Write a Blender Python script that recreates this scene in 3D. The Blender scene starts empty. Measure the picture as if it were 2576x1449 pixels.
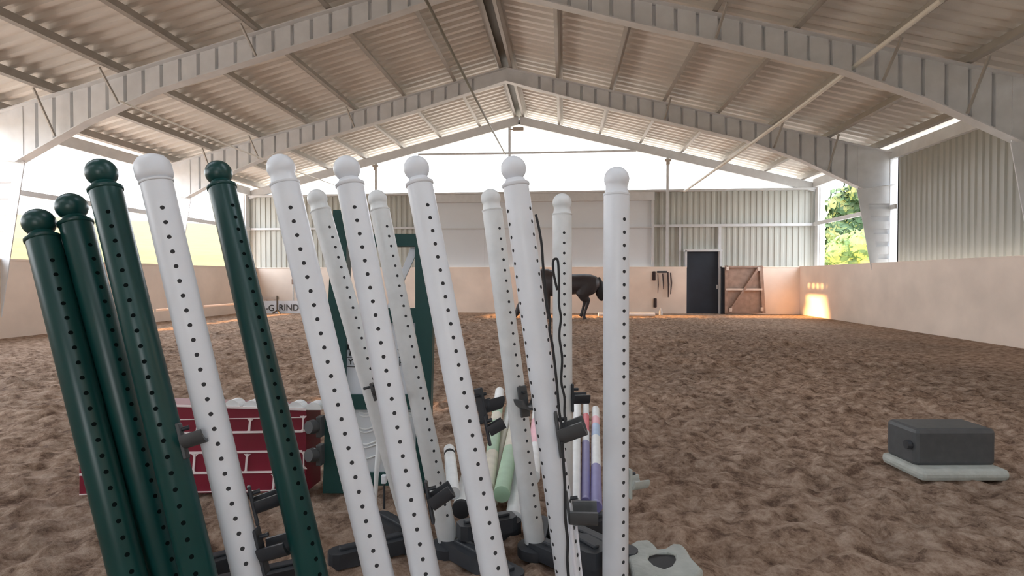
import bpy, bmesh, math, random
import numpy as np
from mathutils import Vector, Matrix
random.seed(7)
C = bpy.context.scene.collection
PI = math.pi
# ------------------------------------------------------------------ camera
W, H, F = 2576.0, 1449.0, 1420.0
TH = math.atan(130 / F)            # yaw towards the sign-board side
PT = math.atan(24.5 / F)           # slight downward pitch
CAM = Vector((0, 0, 1.35))
RT = Vector((math.cos(TH), math.sin(TH), 0))
FH = Vector((-math.sin(TH), math.cos(TH), 0))
FW = FH * math.cos(PT) - Vector((0, 0, 1)) * math.sin(PT)
UP = Vector((0, 0, 1)) * math.cos(PT) + FH * math.sin(PT)
def ray(x, y): return FW + RT * ((x - W / 2) / F) + UP * ((H / 2 - y) / F)
def atD(x, y, d): return CAM + ray(x, y) * d
def atY(x, y, Y): r = ray(x, y); return CAM + r * (Y / r.y)
def atZ(x, y, z): r = ray(x, y); return CAM + r * ((z - CAM.z) / r.z)
def atX(x, y, X): r = ray(x, y); return CAM + r * (X / r.x)
cd = bpy.data.cameras.new('camera'); cam = bpy.data.objects.new('camera', cd); C.objects.link(cam)
cd.sensor_width = 36; cd.lens = F / W * 36; cd.clip_start = .05; cd.clip_end = 1000
cam.location = CAM; cam.rotation_euler = (PI / 2 - PT, 0, TH)
bpy.context.scene.camera = cam

# ------------------------------------------------------------------ materials
def lin(c):
    return tuple((v / 255 / 12.92) if v / 255 <= .04045 else ((v / 255 + .055) / 1.055) ** 2.4 for v in c) + (1,)
def mat(name, rgb, rough=.6, metal=0, var=.08, scale=6, bump=0, bscale=40, spec=.5, trans=0):
    m = bpy.data.materials.new(name); m.use_nodes = True
    nt = m.node_tree; b = nt.nodes['Principled BSDF']
    tc = nt.nodes.new('ShaderNodeTexCoord'); nz = nt.nodes.new('ShaderNodeTexNoise')
    nz.inputs['Scale'].default_value = scale; nz.inputs['Detail'].default_value = 5
    nt.links.new(tc.outputs['Object'], nz.inputs['Vector'])
    rp = nt.nodes.new('ShaderNodeValToRGB')
    c = lin(rgb)
    rp.color_ramp.elements[0].position = .3; rp.color_ramp.elements[1].position = .7
    rp.color_ramp.elements[0].color = tuple(v * (1 - var) for v in c[:3]) + (1,)
    rp.color_ramp.elements[1].color = tuple(min(1, v * (1 + var)) for v in c[:3]) + (1,)
    nt.links.new(nz.outputs['Fac'], rp.inputs['Fac']); nt.links.new(rp.outputs['Color'], b.inputs['Base Color'])
    b.inputs['Roughness'].default_value = rough; b.inputs['Metallic'].default_value = metal
    b.inputs['Specular IOR Level'].default_value = spec
    if bump:
        n2 = nt.nodes.new('ShaderNodeTexNoise'); n2.inputs['Scale'].default_value = bscale; n2.inputs['Detail'].default_value = 6
        nt.links.new(tc.outputs['Object'], n2.inputs['Vector'])
        bp = nt.nodes.new('ShaderNodeBump'); bp.inputs['Strength'].default_value = bump; bp.inputs['Distance'].default_value = .02
        nt.links.new(n2.outputs['Fac'], bp.inputs['Height']); nt.links.new(bp.outputs['Normal'], b.inputs['Normal'])
    return m
M = {}
M['white'] = mat('white_plastic', (229, 233, 239), .36, var=.03, scale=9)
M['white_worn'] = mat('worn_white_plastic', (226, 229, 230), .42, var=.06, scale=14)
M['green'] = mat('dark_green_plastic', (16, 62, 60), .33, var=.08, scale=5)
M['green_wood'] = mat('dark_green_painted_wood', (20, 66, 64), .45, var=.12, scale=5)
M['hole'] = mat('drilled_hole', (62, 62, 64), .9, spec=.1)
M['holeg'] = mat('drilled_hole_green', (6, 16, 16), .9, spec=.1)
M['black'] = mat('black_rubber', (46, 49, 54), .55, var=.2, scale=12)
M['cup'] = mat('dark_grey_plastic', (72, 74, 76), .5, var=.12, scale=20)
M['grey_foot'] = mat('weathered_grey_plastic', (168, 172, 166), .6, var=.12, scale=14, bump=.2)
M['brick'] = mat('maroon_paint', (118, 24, 46), .4, var=.12, scale=4)
M['mortar'] = mat('white_paint_line', (226, 214, 214), .5, var=.04)
M['panel'] = mat('white_panel', (214, 220, 228), .4, var=.04)
M['ink'] = mat('black_ink', (30, 32, 34), .6)
M['steel'] = mat('galvanised_steel', (222, 224, 226), .5, metal=.0, var=.07, scale=3)
M['purlin'] = mat('purlin_steel', (176, 172, 166), .5, metal=.0, var=.08, scale=3)
M['roof'] = mat('cream_roof_sheet', (228, 224, 218), .55, var=.07, scale=.8)
M['clad'] = mat('pale_cladding', (178, 179, 172), .5, var=.05, scale=.7)
M['flat'] = mat('grey_sheet', (212, 217, 222), .55, var=.05, scale=.5)
M['kick'] = mat('weathered_kickboard', (240, 224, 210), .75, var=.1, scale=.9, bump=.1, bscale=5)
M['trim'] = mat('steel_trim', (202, 204, 206), .45, var=.05)
M['door'] = mat('dark_door', (34, 42, 54), .6, var=.2, scale=2)
M['wood'] = mat('stained_wood', (156, 132, 118), .7, var=.18, scale=6)
M['pine'] = mat('pale_timber_end', (212, 196, 184), .7, var=.1, scale=6)
M['cable'] = mat('white_cable', (236, 234, 226), .5, var=.03)
M['cable_dark'] = mat('grey_cable', (120, 116, 106), .5, var=.03)
M['cord'] = mat('black_cord', (36, 36, 38), .7)
M['strap'] = mat('white_strap', (220, 220, 226), .5)
M['horse'] = mat('dark_bay_coat', (54, 48, 50), .5, var=.2, scale=3)
M['hair'] = mat('black_horse_hair', (28, 26, 28), .6, var=.2, scale=20)
M['hoof'] = mat('dark_hoof', (50, 44, 40), .6)
M['leaf'] = mat('green_leaves', (104, 126, 66), .6, var=.3, scale=2)
M['leaf2'] = mat('deep_green_leaves', (72, 96, 62), .6, var=.3, scale=2)
M['bark'] = mat('tree_bark', (96, 84, 70), .8, var=.2, scale=8, bump=.3)
M['yard'] = mat('bounce_yard', (192, 184, 172), .9, var=.1, scale=.8, bump=.3, bscale=12)  # unseen near ground made pale to bounce light onto the roof
M['grass'] = mat('meadow_grass', (98, 94, 50), .9, var=.18, scale=.35, bump=.3, bscale=8)
M['c_green'] = mat('pale_green_paint', (158, 190, 160), .45, var=.08, scale=10)
M['c_cream'] = mat('cream_paint', (206, 200, 182), .45, var=.1, scale=10)
M['c_red'] = mat('faded_red_paint', (216, 92, 104), .45, var=.1, scale=10)
M['c_pink'] = mat('pink_paint', (232, 176, 188), .45, var=.08, scale=10)
M['c_purple'] = mat('purple_paint', (126, 122, 172), .45, var=.08, scale=10)
M['c_blue'] = mat('pale_blue_paint', (168, 192, 222), .45, var=.08, scale=10)
M['lamp'] = mat('lamp_housing', (170, 160, 150), .5)
M['halter'] = mat('dark_brown_strap', (64, 50, 50), .7)

# sand: procedural clods, colour contrast added for shade in the hollows
def sand_mat():
    m = bpy.data.materials.new('arena_sand'); m.use_nodes = True
    nt = m.node_tree; b = nt.nodes['Principled BSDF']; N = nt.nodes.new; L = nt.links.new
    tc = N('ShaderNodeTexCoord')
    n1 = N('ShaderNodeTexNoise'); n1.inputs['Scale'].default_value = 8; n1.inputs['Detail'].default_value = 9; n1.inputs['Roughness'].default_value = .76
    n2 = N('ShaderNodeTexNoise'); n2.inputs['Scale'].default_value = .45; n2.inputs['Detail'].default_value = 3
    n3 = N('ShaderNodeTexNoise'); n3.inputs['Scale'].default_value = 38; n3.inputs['Detail'].default_value = 6; n3.inputs['Roughness'].default_value = .7
    for n in (n1, n2, n3): L(tc.outputs['Object'], n.inputs['Vector'])
    r1 = N('ShaderNodeValToRGB'); e = r1.color_ramp.elements
    e[0].position = .38; e[0].color = lin((122, 99, 86)); e[1].position = .64; e[1].color = lin((222, 200, 184))
    k = e.new(.5); k.color = lin((184, 158, 140))
    L(n1.outputs['Fac'], r1.inputs['Fac'])
    mx = N('ShaderNodeMix'); mx.data_type = 'RGBA'; mx.blend_type = 'MULTIPLY'; mx.inputs[0].default_value = 1
    r2 = N('ShaderNodeValToRGB'); e = r2.color_ramp.elements
    e[0].position = .35; e[0].color = (.82, .81, .78, 1); e[1].position = .65; e[1].color = (1.06, 1.02, .96, 1)
    L(n2.outputs['Fac'], r2.inputs['Fac']); L(r1.outputs['Color'], mx.inputs[6]); L(r2.outputs['Color'], mx.inputs[7])
    L(mx.outputs[2], b.inputs['Base Color'])
    b.inputs['Roughness'].default_value = .95; b.inputs['Specular IOR Level'].default_value = .15
    ad = N('ShaderNodeMath'); ad.operation = 'MULTIPLY_ADD'; ad.inputs[1].default_value = .6
    L(n3.outputs['Fac'], ad.inputs[0]); L(n1.outputs['Fac'], ad.inputs[2])
    bp = N('ShaderNodeBump'); bp.inputs['Strength'].default_value = .9; bp.inputs['Distance'].default_value = .05
    L(ad.outputs[0], bp.inputs['Height']); L(bp.outputs['Normal'], b.inputs['Normal'])
    return m
M['sand'] = sand_mat()

# ------------------------------------------------------------------ mesh builder
class MB:
    def __init__(s): s.v = []; s.f = []; s.m = []
    def add(s, vs, fs, mi=0):
        o = len(s.v); s.v += [Vector(p) for p in vs]
        s.f += [tuple(i + o for i in f) for f in fs]; s.m += [mi] * len(fs); return s
    def box(s, c, size, rot=None, mi=0, ch=0):
        """box; ch = edge chamfer"""
        bm = bmesh.new(); bmesh.ops.create_cube(bm, size=1)
        for v in bm.verts: v.co = Vector((v.co.x * size[0], v.co.y * size[1], v.co.z * size[2]))
        if ch: bmesh.ops.bevel(bm, geom=bm.edges[:], offset=ch, segments=2, affect='EDGES', profile=.5)
        R = rot if rot is not None else Matrix.Identity(3)
        bm.verts.index_update()
        vs = [R @ v.co + Vector(c) for v in bm.verts]; fs = [tuple(v.index for v in f.verts) for f in bm.faces]
        bm.free(); return s.add(vs, fs, mi)
    def bar(s, a, b, w, h, up=(0, 0, 1), mi=0, ch=0):
        a = Vector(a); b = Vector(b); d = b - a; L = d.length; x = d.normalized()
        y = Vector(up).cross(x)
        if y.length < 1e-4: y = Vector((0, 1, 0)).cross(x)
        y.normalize(); z = x.cross(y)
        R = Matrix((x, y, z)).transposed()
        return s.box((a + b) / 2, (L, w, h), R, mi, ch)
    def tube(s, pts, r, n=16, mi=0, cap=True):
        pts = [Vector(p) for p in pts]; rs = r if isinstance(r, (list, tuple)) else [r] * len(pts)
        ref = None; vs = []; fs = []
        for i, p in enumerate(pts):
            t = (pts[min(i + 1, len(pts) - 1)] - pts[max(i - 1, 0)]).normalized()
            if ref is None:
                ref = t.cross(Vector((0, 0, 1)))
                if ref.length < .05: ref = t.cross(Vector((1, 0, 0)))
            ref = (ref - t * ref.dot(t)).normalized(); bi = t.cross(ref)
            for k in range(n):
                a = 2 * PI * k / n; vs.append(p + (ref * math.cos(a) + bi * math.sin(a)) * rs[i])
        for i in range(len(pts) - 1):
            for k in range(n):
                k2 = (k + 1) % n; fs.append((i * n + k, i * n + k2, (i + 1) * n + k2, (i + 1) * n + k))
        if cap:
            fs.append(tuple(range(n - 1, -1, -1))); e = (len(pts) - 1) * n; fs.append(tuple(range(e, e + n)))
        return s.add(vs, fs, mi)
    def lathe(s, prof, base, axis, n=32, mi=0):
        """prof: (r, h) along axis from base"""
        ax = Vector(axis).normalized(); return s.tube([Vector(base) + ax * h for r, h in prof], [max(r, 1e-4) for r, h in prof], n, mi)
    def sphere(s, c, r, n=28, mi=0, sq=(1, 1, 1)):
        bm = bmesh.new(); bmesh.ops.create_uvsphere(bm, u_segments=n, v_segments=n // 2, radius=r)
        bm.verts.index_update()
        vs = [Vector((v.co.x * sq[0], v.co.y * sq[1], v.co.z * sq[2])) + Vector(c) for v in bm.verts]
        fs = [tuple(v.index for v in f.verts) for f in bm.faces]; bm.free(); return s.add(vs, fs, mi)
    def ellips(s, rings, n=18, mi=0):
        """loft: rings = (centre, a, b, u, v) ellipse radii a along u, b along v"""
        vs = []; fs = []
        for c, a, b, u, v in rings:
            for k in range(n):
                t = 2 * PI * k / n; vs.append(Vector(c) + Vector(u) * a * math.cos(t) + Vector(v) * b * math.sin(t))
        m = len(rings)
        for i in range(m - 1):
            for k in range(n):
                k2 = (k + 1) % n; fs.append((i * n + k, i * n + k2, (i + 1) * n + k2, (i + 1) * n + k))
        fs.append(tuple(range(n - 1, -1, -1))); fs.append(tuple(range((m - 1) * n, m * n)))
        return s.add(vs, fs, mi)
    def prism(s, loops, ext, mi=0, mi_side=None):
        """outline loop plus hole loops (3-D points on one plane) extruded by ext"""
        bm = bmesh.new(); es = []
        for lp in loops:
            vv = [bm.verts.new(p) for p in lp]
            es += [bm.edges.new((vv[i], vv[(i + 1) % len(vv)])) for i in range(len(vv))]
        bmesh.ops.triangle_fill(bm, use_beauty=True, edges=es)
        r = bmesh.ops.extrude_face_region(bm, geom=bm.faces[:])
        bmesh.ops.translate(bm, vec=Vector(ext), verts=[g for g in r['geom'] if isinstance(g, bmesh.types.BMVert)])
        bmesh.ops.recalc_face_normals(bm, faces=bm.faces[:])
        bm.verts.index_update()
        vs = [v.co.copy() for v in bm.verts]; fs = [tuple(v.index for v in f.verts) for f in bm.faces]
        bm.free(); return s.add(vs, fs, mi)
    def build(s, name, mats, parent=None, smooth=False, auto=35):
        me = bpy.data.meshes.new(name)
        off = Vector(parent_loc(parent)) if parent else Vector((0, 0, 0))
        me.from_pydata([tuple(p - off) for p in s.v], [], s.f)
        for m in (mats if isinstance(mats, (list, tuple)) else [mats]): me.materials.append(m)
        me.polygons.foreach_set('material_index', s.m)
        if smooth:
            me.polygons.foreach_set('use_smooth', [True] * len(me.polygons))
            try: me.set_sharp_from_angle(angle=math.radians(auto))
            except Exception: pass
        me.update(); me.validate()
        o = bpy.data.objects.new(name, me); C.objects.link(o)
        if parent: o.parent = parent
        return o
def parent_loc(p):
    l = Vector(p.location)
    while p.parent: p = p.parent; l += Vector(p.location)
    return l
def thing(name, label, cat, loc, group=None):
    o = bpy.data.objects.new(name, None); C.objects.link(o); o.location = loc; o.empty_display_size = .1
    o['label'] = label; o['category'] = cat
    if group: o['group'] = group
    return o
def tag(o, label, cat, group=None):
    o['label'] = label; o['category'] = cat
    if group: o['group'] = group
    return o
def struct(o): o['kind'] = 'structure'; return o

# ------------------------------------------------------------------ setting
XR, ZR, SL, HWD = -1.75, 7.7, .25, 11.15          # ridge x, rafter-top ridge height, slope, half width
XL, XRT = XR - HWD, XR + HWD
D = 22.1
def zt(dx): return ZR - SL * dx

def vnoise(x, y, seed):
    xi = np.floor(x).astype(np.int64); yi = np.floor(y).astype(np.int64); fx = x - xi; fy = y - yi
    fx = fx * fx * (3 - 2 * fx); fy = fy * fy * (3 - 2 * fy)
    def h(a, b):
        n = (a * 374761393 + b * 668265263 + seed * 1442695041) & 0x7fffffff
        n = ((n ^ (n >> 13)) * 1274126177) & 0x7fffffff
        return ((n ^ (n >> 16)) & 0xffff) / 65535.0
    return (h(xi, yi) * (1 - fx) + h(xi + 1, yi) * fx) * (1 - fy) + (h(xi, yi + 1) * (1 - fx) + h(xi + 1, yi + 1) * fx) * fy
def sand_floor():
    xs = np.concatenate([np.arange(XL, -4, .07), np.arange(-4, 5, .035), np.arange(5, XRT + .05, .06)])
    ys = [-6.0]
    while ys[-1] < 1.5: ys.append(ys[-1] + .25)
    while ys[-1] < D + .3: ys.append(ys[-1] + max(.03, .009 * ys[-1]))
    ys = np.array(ys); X, Y = np.meshgrid(xs, ys)
    z = np.zeros_like(X)
    for sc, am, sd in ((1.1, .022, 1), (3.1, .022, 2), (7.5, .040, 3), (14, .040, 4)):
        z += am * (vnoise(X * sc + 31, Y * sc + 57, sd) - .5)
    cl = vnoise(X * 5.2 + 11, Y * 5.2 + 3, 9) * vnoise(X * 10 + 2, Y * 10 + 7, 12)
    z += .085 * np.clip(cl - .26, 0, 1) - .018
    cl = vnoise(X * 9.5 + 41, Y * 9.5 + 13, 31) * vnoise(X * 17 + 5, Y * 17 + 71, 33)
    z += .06 * np.clip(cl - .25, 0, 1)
    z -= .035 * np.clip(vnoise(X * 4.1 + 90, Y * 4.1 + 20, 21) - .72, 0, 1) * 4
    # the trodden track along the walls is firmer and flatter
    dw = np.minimum(np.minimum(X - KX0, KX1 - X), (D - Y) * 1.25); k = np.clip((dw - 1.6) / 2.4, 0, 1); k = k * k * (3 - 2 * k)
    z *= .16 + .84 * k
    ny, nx = X.shape
    v = np.stack([X, Y, z], -1).reshape(-1, 3)
    i = (np.arange(ny - 1)[:, None] * nx + np.arange(nx - 1)[None, :]).reshape(-1)
    f = np.stack([i, i + 1, i + nx + 1, i + nx], -1)
    me = bpy.data.meshes.new('floor')
    me.vertices.add(len(v)); me.vertices.foreach_set('co', v.reshape(-1))
    me.loops.add(f.size); me.loops.foreach_set('vertex_index', f.reshape(-1).astype(np.int32))
    me.polygons.add(len(f)); me.polygons.foreach_set('loop_start', (np.arange(len(f)) * 4).astype(np.int32))
    me.polygons.foreach_set('use_smooth', np.ones(len(f), bool))
    me.update(calc_edges=True); me.validate(); me.materials.append(M['sand'])
    o = bpy.data.objects.new('floor', me); C.objects.link(o); struct(o)

def corrugated(mb, o, u, lu, v, lv, n, pitch, depth, fr=.35, mi=0):
    """trapezoid sheet: profile along u (length lu), extruded along v (length lv); ribs stand out along n"""
    o = Vector(o); u = Vector(u); v = Vector(v); n = Vector(n)
    ps = []; t = 0
    while t < lu:
        ps += [(t, 0), (t + pitch * fr, 0), (t + pitch * (fr + .12), depth), (t + pitch * .88, depth)]; t += pitch
    ps.append((min(t, lu), 0)); ps = [(min(a, lu), b) for a, b in ps]
    vs = []; fs = []
    for a, b in ps: vs += [o + u * a + n * b, o + u * a + n * b + v * lv]
    for i in range(len(ps) - 1): fs.append((2 * i, 2 * i + 2, 2 * i + 3, 2 * i + 1))
    mb.add(vs, fs, mi)

# roof sheeting: ribs run from ridge to eave
Y0R, Y1R = -6.0, 23.2
mb = MB()
LIGHT_GAPS = ((-4.4, -3.4), (2.2, 3.2))                       # unseen roof openings added to light the near sand
for sx in (-1, 1):
    sl = Vector((sx, 0, -SL)); k = sl.length; sl = sl / k; nn = (SL * sx, 0, 1)
    def sheet(d0, d1, ya, yb): corrugated(mb, Vector((XR, ya, ZR + .30)) + sl * d0 * k, (0, 1, 0), yb - ya, sl, (d1 - d0) * k, nn, .333, .075)
    sheet(0, HWD + .35, LIGHT_GAPS[1][1], Y1R); sheet(0, 2.2, Y0R, LIGHT_GAPS[1][1]); sheet(9.0, HWD + .35, Y0R, LIGHT_GAPS[1][1])
    sheet(2.2, 9.0, Y0R, LIGHT_GAPS[0][0]); sheet(2.2, 9.0, LIGHT_GAPS[0][1], LIGHT_GAPS[1][0])
struct(mb.build('ceiling', M['roof']))
# ridge capping under the apex
mb = MB(); mb.box((XR, (Y0R + Y1R) / 2, ZR + .22), (.34, Y1R - Y0R, .05)); struct(mb.build('trim_1', M['cable_dark']))

# kickboards
KH = 1.75
KX0, KX1 = -12.5, 8.8
TS = .185                      # slope of the low sun
sand_floor()
DX0 = atY(1726, 787, D).x; DX1 = atY(1809, 787, D).x      # door opening
mb = MB()
mb.box(((KX0 + DX0) / 2, D - .03, KH / 2), (DX0 - KX0, .08, KH))
mb.box(((DX1 + KX1) / 2, D - .03, KH / 2), (KX1 - DX1, .08, KH))
mb.box(((KX0 + DX0) / 2, D - .02, KH + .02), (DX0 - KX0, .14, .04))
mb.box(((DX1 + KX1) / 2, D - .02, KH + .02), (KX1 - DX1, .14, .04))
struct(mb.build('baseboard_back', M['kick']))
mb = MB()
GZ0, GZ1, SD = .31, .415, .45  # slots added through the sill, slanted so low sun streaks the sand
def sillrun(y0, y1, slot):
    k = SD * TS
    if slot:
        for pr in ([(KX0, 0), (KX0, GZ0), (KX0 - SD, GZ0 + k), (KX0 - SD, 0)], [(KX0, GZ1), (KX0, .5), (KX0 - SD, .5), (KX0 - SD, GZ1 + k)]):
            mb.prism([[(x, y0, z) for x, z in pr]], (0, y1 - y0, 0))
    else: mb.box((KX0 - SD / 2, (y0 + y1) / 2, .25), (SD, y1 - y0, .5))
yy = -6
for a, b in ((12.9, 15.1), (15.35, 16.2), (16.3, 17.8), (18.6, 20.6)):
    sillrun(yy, a, False); sillrun(a, b, True); yy = b
sillrun(yy, D, False)
sl_ = MB()
for a, b in ((12.9, 15.1), (15.35, 16.2), (16.3, 17.8), (18.6, 20.6)):
    for zz in (GZ0 + .006, GZ1 - .006): sl_.prism([[(KX0 + .002, a, zz - .005), (KX0 + .002, a, zz + .005), (KX0 - SD, a, zz + .005 + SD * TS), (KX0 - SD, a, zz - .005 + SD * TS)]], (0, b - a, 0))
struct(sl_.build('sun_slot_trim', M['kick']))  # thin linings of the added sun slots
mb.box((KX0 - .03, (-6 + D) / 2, (.5 + KH) / 2), (.06, D + 6, KH - .5))
mb.box((KX0 - .05, (-6 + D) / 2, KH + .02), (.14, D + 6, .04))
struct(mb.build('baseboard_left', M['kick']))
mb = MB(); mb.box((KX1 + .04, (-6 + D) / 2, KH / 2), (.08, D + 6, KH)); mb.box((KX1 + .06, (-6 + D) / 2, KH + .02), (.14, D + 6, .04))
struct(mb.build('baseboard_right', M['kick']))

# back wall above the kickboard
WT = 4.75
xa = atY(832, 600, D).x; xb = atY(1080, 600, D).x; xc = atY(1640, 600, D).x
wb = MB()
corrugated(wb, (XL - .2, D + .2, KH - .3), (1, 0, 0), xb - XL + .2, (0, 0, 1), WT - KH + .3, (0, -1, 0), .22, .035)
corrugated(wb, (xc, D + .2, KH - .3), (1, 0, 0), DX0 - xc, (0, 0, 1), WT - KH + .3, (0, -1, 0), .22, .035)
corrugated(wb, (DX0, D + .2, 2.45), (1, 0, 0), DX1 - DX0, (0, 0, 1), WT - 2.45, (0, -1, 0), .22, .035)
corrugated(wb, (DX1, D + .2, KH - .3), (1, 0, 0), XRT + .2 - DX1, (0, 0, 1), WT - KH + .3, (0, -1, 0), .22, .035)
struct(wb.build('wall_back', M['clad']))
# big flat sliding panels in the middle
mb = MB(); n = 4
for i in range(n):
    a = xb + (xc - xb) * i / n; b = xb + (xc - xb) * (i + 1) / n
    mb.box(((a + b) / 2, D + .17 + .012 * (i % 2), (KH - .2 + WT - .38) / 2), (b - a + .03, .05, WT - .38 - KH + .2))
struct(mb.build('door_1', M['flat']))
# eave beam over the wall, rails and posts on it
mb = MB(); mb.box(((XL + XRT) / 2, D + .12, WT - .04), (XRT - XL, .28, .08), ch=.01)
mb.box(((xb + xc) / 2, D + .08, WT - .24), (xc - xb + .2, .16, .32), ch=.01)
struct(mb.build('trim_2', M['trim']))
mb = MB()
zg = atY(1850, 566, D).z
mb.box(((xc + XRT) / 2, D + .1, zg), (XRT - xc, .12, .10)); mb.box(((XL + xb) / 2, D + .1, zg), (xb - XL, .12, .08))
mb.box(((xb + xc) / 2, D + .11, zg - .05), (xc - xb, .07, .05))
for px in (1643, 1812): mb.box((atY(px, 600, D).x, D + .1, (KH + (WT if px == 1643 else zg)) / 2), (.1, .1, (WT if px == 1643 else zg) - KH))
mb.box((atY(1712, 600, D).x, D + .12, (KH + zg) / 2), (.07, .08, zg - KH))
struct(mb.build('trim_3', M['trim']))

# door with its steel frame
ZD = atY(1768, 632, D).z
mb = MB(); mb.box(((DX0 + DX1) / 2, D + .10, ZD / 2), (DX1 - DX0, .05, ZD)); dr = struct(mb.build('door_2', M['door']))
mb = MB()
mb.box((DX0 - .02, D + .02, ZD / 2 + .9), (.07, .14, ZD - 1.74)); mb.box((DX1 + .03, D - .0, ZD / 2), (.09, .18, ZD))
mb.box(((DX0 + DX1) / 2, D + .02, ZD + .03), (DX1 - DX0 + .2, .14, .08)); mb.build('door_frame', M['trim'], dr)
mb = MB(); mb.box((DX1 - .07, D + .06, 1.02), (.05, .05, .16)); mb.build('handle', M['trim'], dr)

# side walls: sheeted right side; unseen left bays left open to let light in
def sheet_wall(name, x, n, y1):
    mb = MB(); corrugated(mb, (x, -6, KH - .2), (0, 1, 0), y1 + 6, (0, 0, 1), zt(HWD) - KH + .3, n, .22, .035); struct(mb.build(name, M['clad']))
sheet_wall('wall_right', XRT + .02, (-1, 0, 0), 16.9)
# eave struts and mid girts of the open bays
for nm, x in (('trim_4', XL + .05), ('trim_5', XRT - .05)):
    mb = MB(); mb.box((x, (Y0R + D) / 2, zt(HWD) - .02), (.16, D - Y0R, .3)); struct(mb.build(nm, M['steel']))
for nm, x, y0 in (('trim_6', XL + .06, -6), ('trim_7', XRT - .06, 16.9)):
    mb = MB(); mb.box((x, (y0 + D) / 2, 3.38), (.07, D - y0, .13)); struct(mb.build(nm, M['steel']))
# corner posts
for nm, x in (('trim_8', XL - .12), ('trim_9', XRT + .12)):
    mb = MB(); mb.box((x, D - .02, (WT + .1) / 2), (.26, .26, WT + .1), ch=.015); mb.box((x + .0, D - .17, WT / 2), (.12, .05, WT)); struct(mb.build(nm, M['steel']))
# unseen end wall behind the camera, added with a doorway to set the light
mb = MB(); mb.prism([[(XL, -6.1, 0), (XRT, -6.1, 0), (XRT, -6.1, zt(HWD) + .15), (XR, -6.1, ZR + .15), (XL, -6.1, zt(HWD) + .15)], [(-.4, -6.1, .02), (2.2, -6.1, .02), (2.2, -6.1, 2.9), (-.4, -6.1, 2.9)]], (0, -.1, 0)); struct(mb.build('wall_front', M['clad']))

# ------------------------------------------------------------------ portal frames
def interp(t, tab):
    for (a, va), (b, vb) in zip(tab, tab[1:]):
        if t <= b: return va + (vb - va) * (t - a) / (b - a)
    return tab[-1][1]
DEP = [(0, .40), (3, .52), (7, .58), (8.6, .80), (10.25, 1.22)]
KN = 10.25; FT = 10.96
def frame(Y, label):
    t = thing('portal_frame', label, 'roof frame', (XR, Y, 0), 'steel portal frames of the hall')
    for s in (-1, 1):
        # ribbed web of the rafter
        ds = [0, .8]; offs = [0, 0]; x = .8
        while x < KN - .2:
            ds += [x + .17, x + .185, x + .235, x + .25]; offs += [0, .085, .085, 0]; x += .42
        ds.append(HWD); offs.append(0)
        vs = []; fs = []
        for d, o in zip(ds, offs):
            zz = zt(d); dp = interp(d, DEP) if d <= KN else 1.22 - .25 * (d - KN)
            vs += [(XR + s * d, Y + o, zz), (XR + s * d, Y + o, zz - dp)]
        for i in range(len(ds) - 1): fs.append((2 * i, 2 * i + 2, 2 * i + 3, 2 * i + 1))
        w = MB(); w.add(vs, fs); r = w.build('rafter', M['steel'], t)
        fl = MB(); fl.bar((XR, Y, ZR - .01), (XR + s * HWD, Y, zt(HWD) - .01), .24, .022)
        k = [0, 3, 7, 8.6, KN]
        for a, b in zip(k, k[1:]):
            fl.bar((XR + s * a, Y, zt(a) - interp(a, DEP)), (XR + s * b, Y, zt(b) - interp(b, DEP)), .24, .022)
        fl.build('flange', M['steel'], r)
        # column: inner flange leans, web ribbed across
        zk = zt(KN) - 1.22
        zs = [0]; of = [0]; z = 1.9
        while z < zk - .25: zs += [z, z + .02, z + .13, z + .15]; of += [0, .085, .085, 0]; z += .36
        zs.append(zk); of.append(0)
        vs = []; fs = []
        for zz, o in zip(zs, of):
            xi = FT + (KN - FT) * min(1, zz / zk)
            vs += [(XR + s * xi, Y + o, zz), (XR + s * HWD, Y + o, zz)]
        for i in range(len(zs) - 1): fs.append((2 * i, 2 * i + 1, 2 * i + 3, 2 * i + 2))
        w = MB(); w.add(vs, fs); c = w.build('column', M['steel'], t)
        fl = MB(); fl.bar((XR + s * FT, Y, 0), (XR + s * KN, Y, zk), .24, .022, up=(0, 1, 0)); fl.bar((XR + s * HWD, Y, 0), (XR + s * HWD, Y, zt(HWD)), .24, .022, up=(0, 1, 0))
        fl.bar((XR + s * KN, Y, zk), (XR + s * KN, Y, zt(KN)), .2, .03, up=(0, 1, 0)); fl.bar((XR + s * KN, Y, zk), (XR + s * HWD, Y, zk + .1), .2, .02)
        fl.build('flange', M['steel'], c)
        for d in (4.7, 7.8, 9.3):
            b = MB(); b.bar((XR + s * (d + .1), Y - .5, zt(d) - .0), (XR + s * d, Y - .1, zt(d) - interp(d, DEP) + .05), .04, .04); b.build('brace', M['purlin'], t)
    return t
frame(17.1, 'ribbed steel portal frame next before the open back gable')
frame(11.5, 'deep steel portal frame second from the back gable, arching over the brick filler')
frame(5.9, 'steel portal frame nearest the jump stands, overhead')
# slimmer rafters of the back gable
t = thing('gable_rafters', 'slim pale rafter frame edging the open back gable', 'roof frame', (XR, D + .1, 0))
for s in (-1, 1):
    m_ = MB(); m_.bar((XR, D + .1, ZR - .16), (XR + s * HWD, D + .1, zt(HWD) - .16), .16, .32); m_.build('rafter', M['trim'], t)
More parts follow.
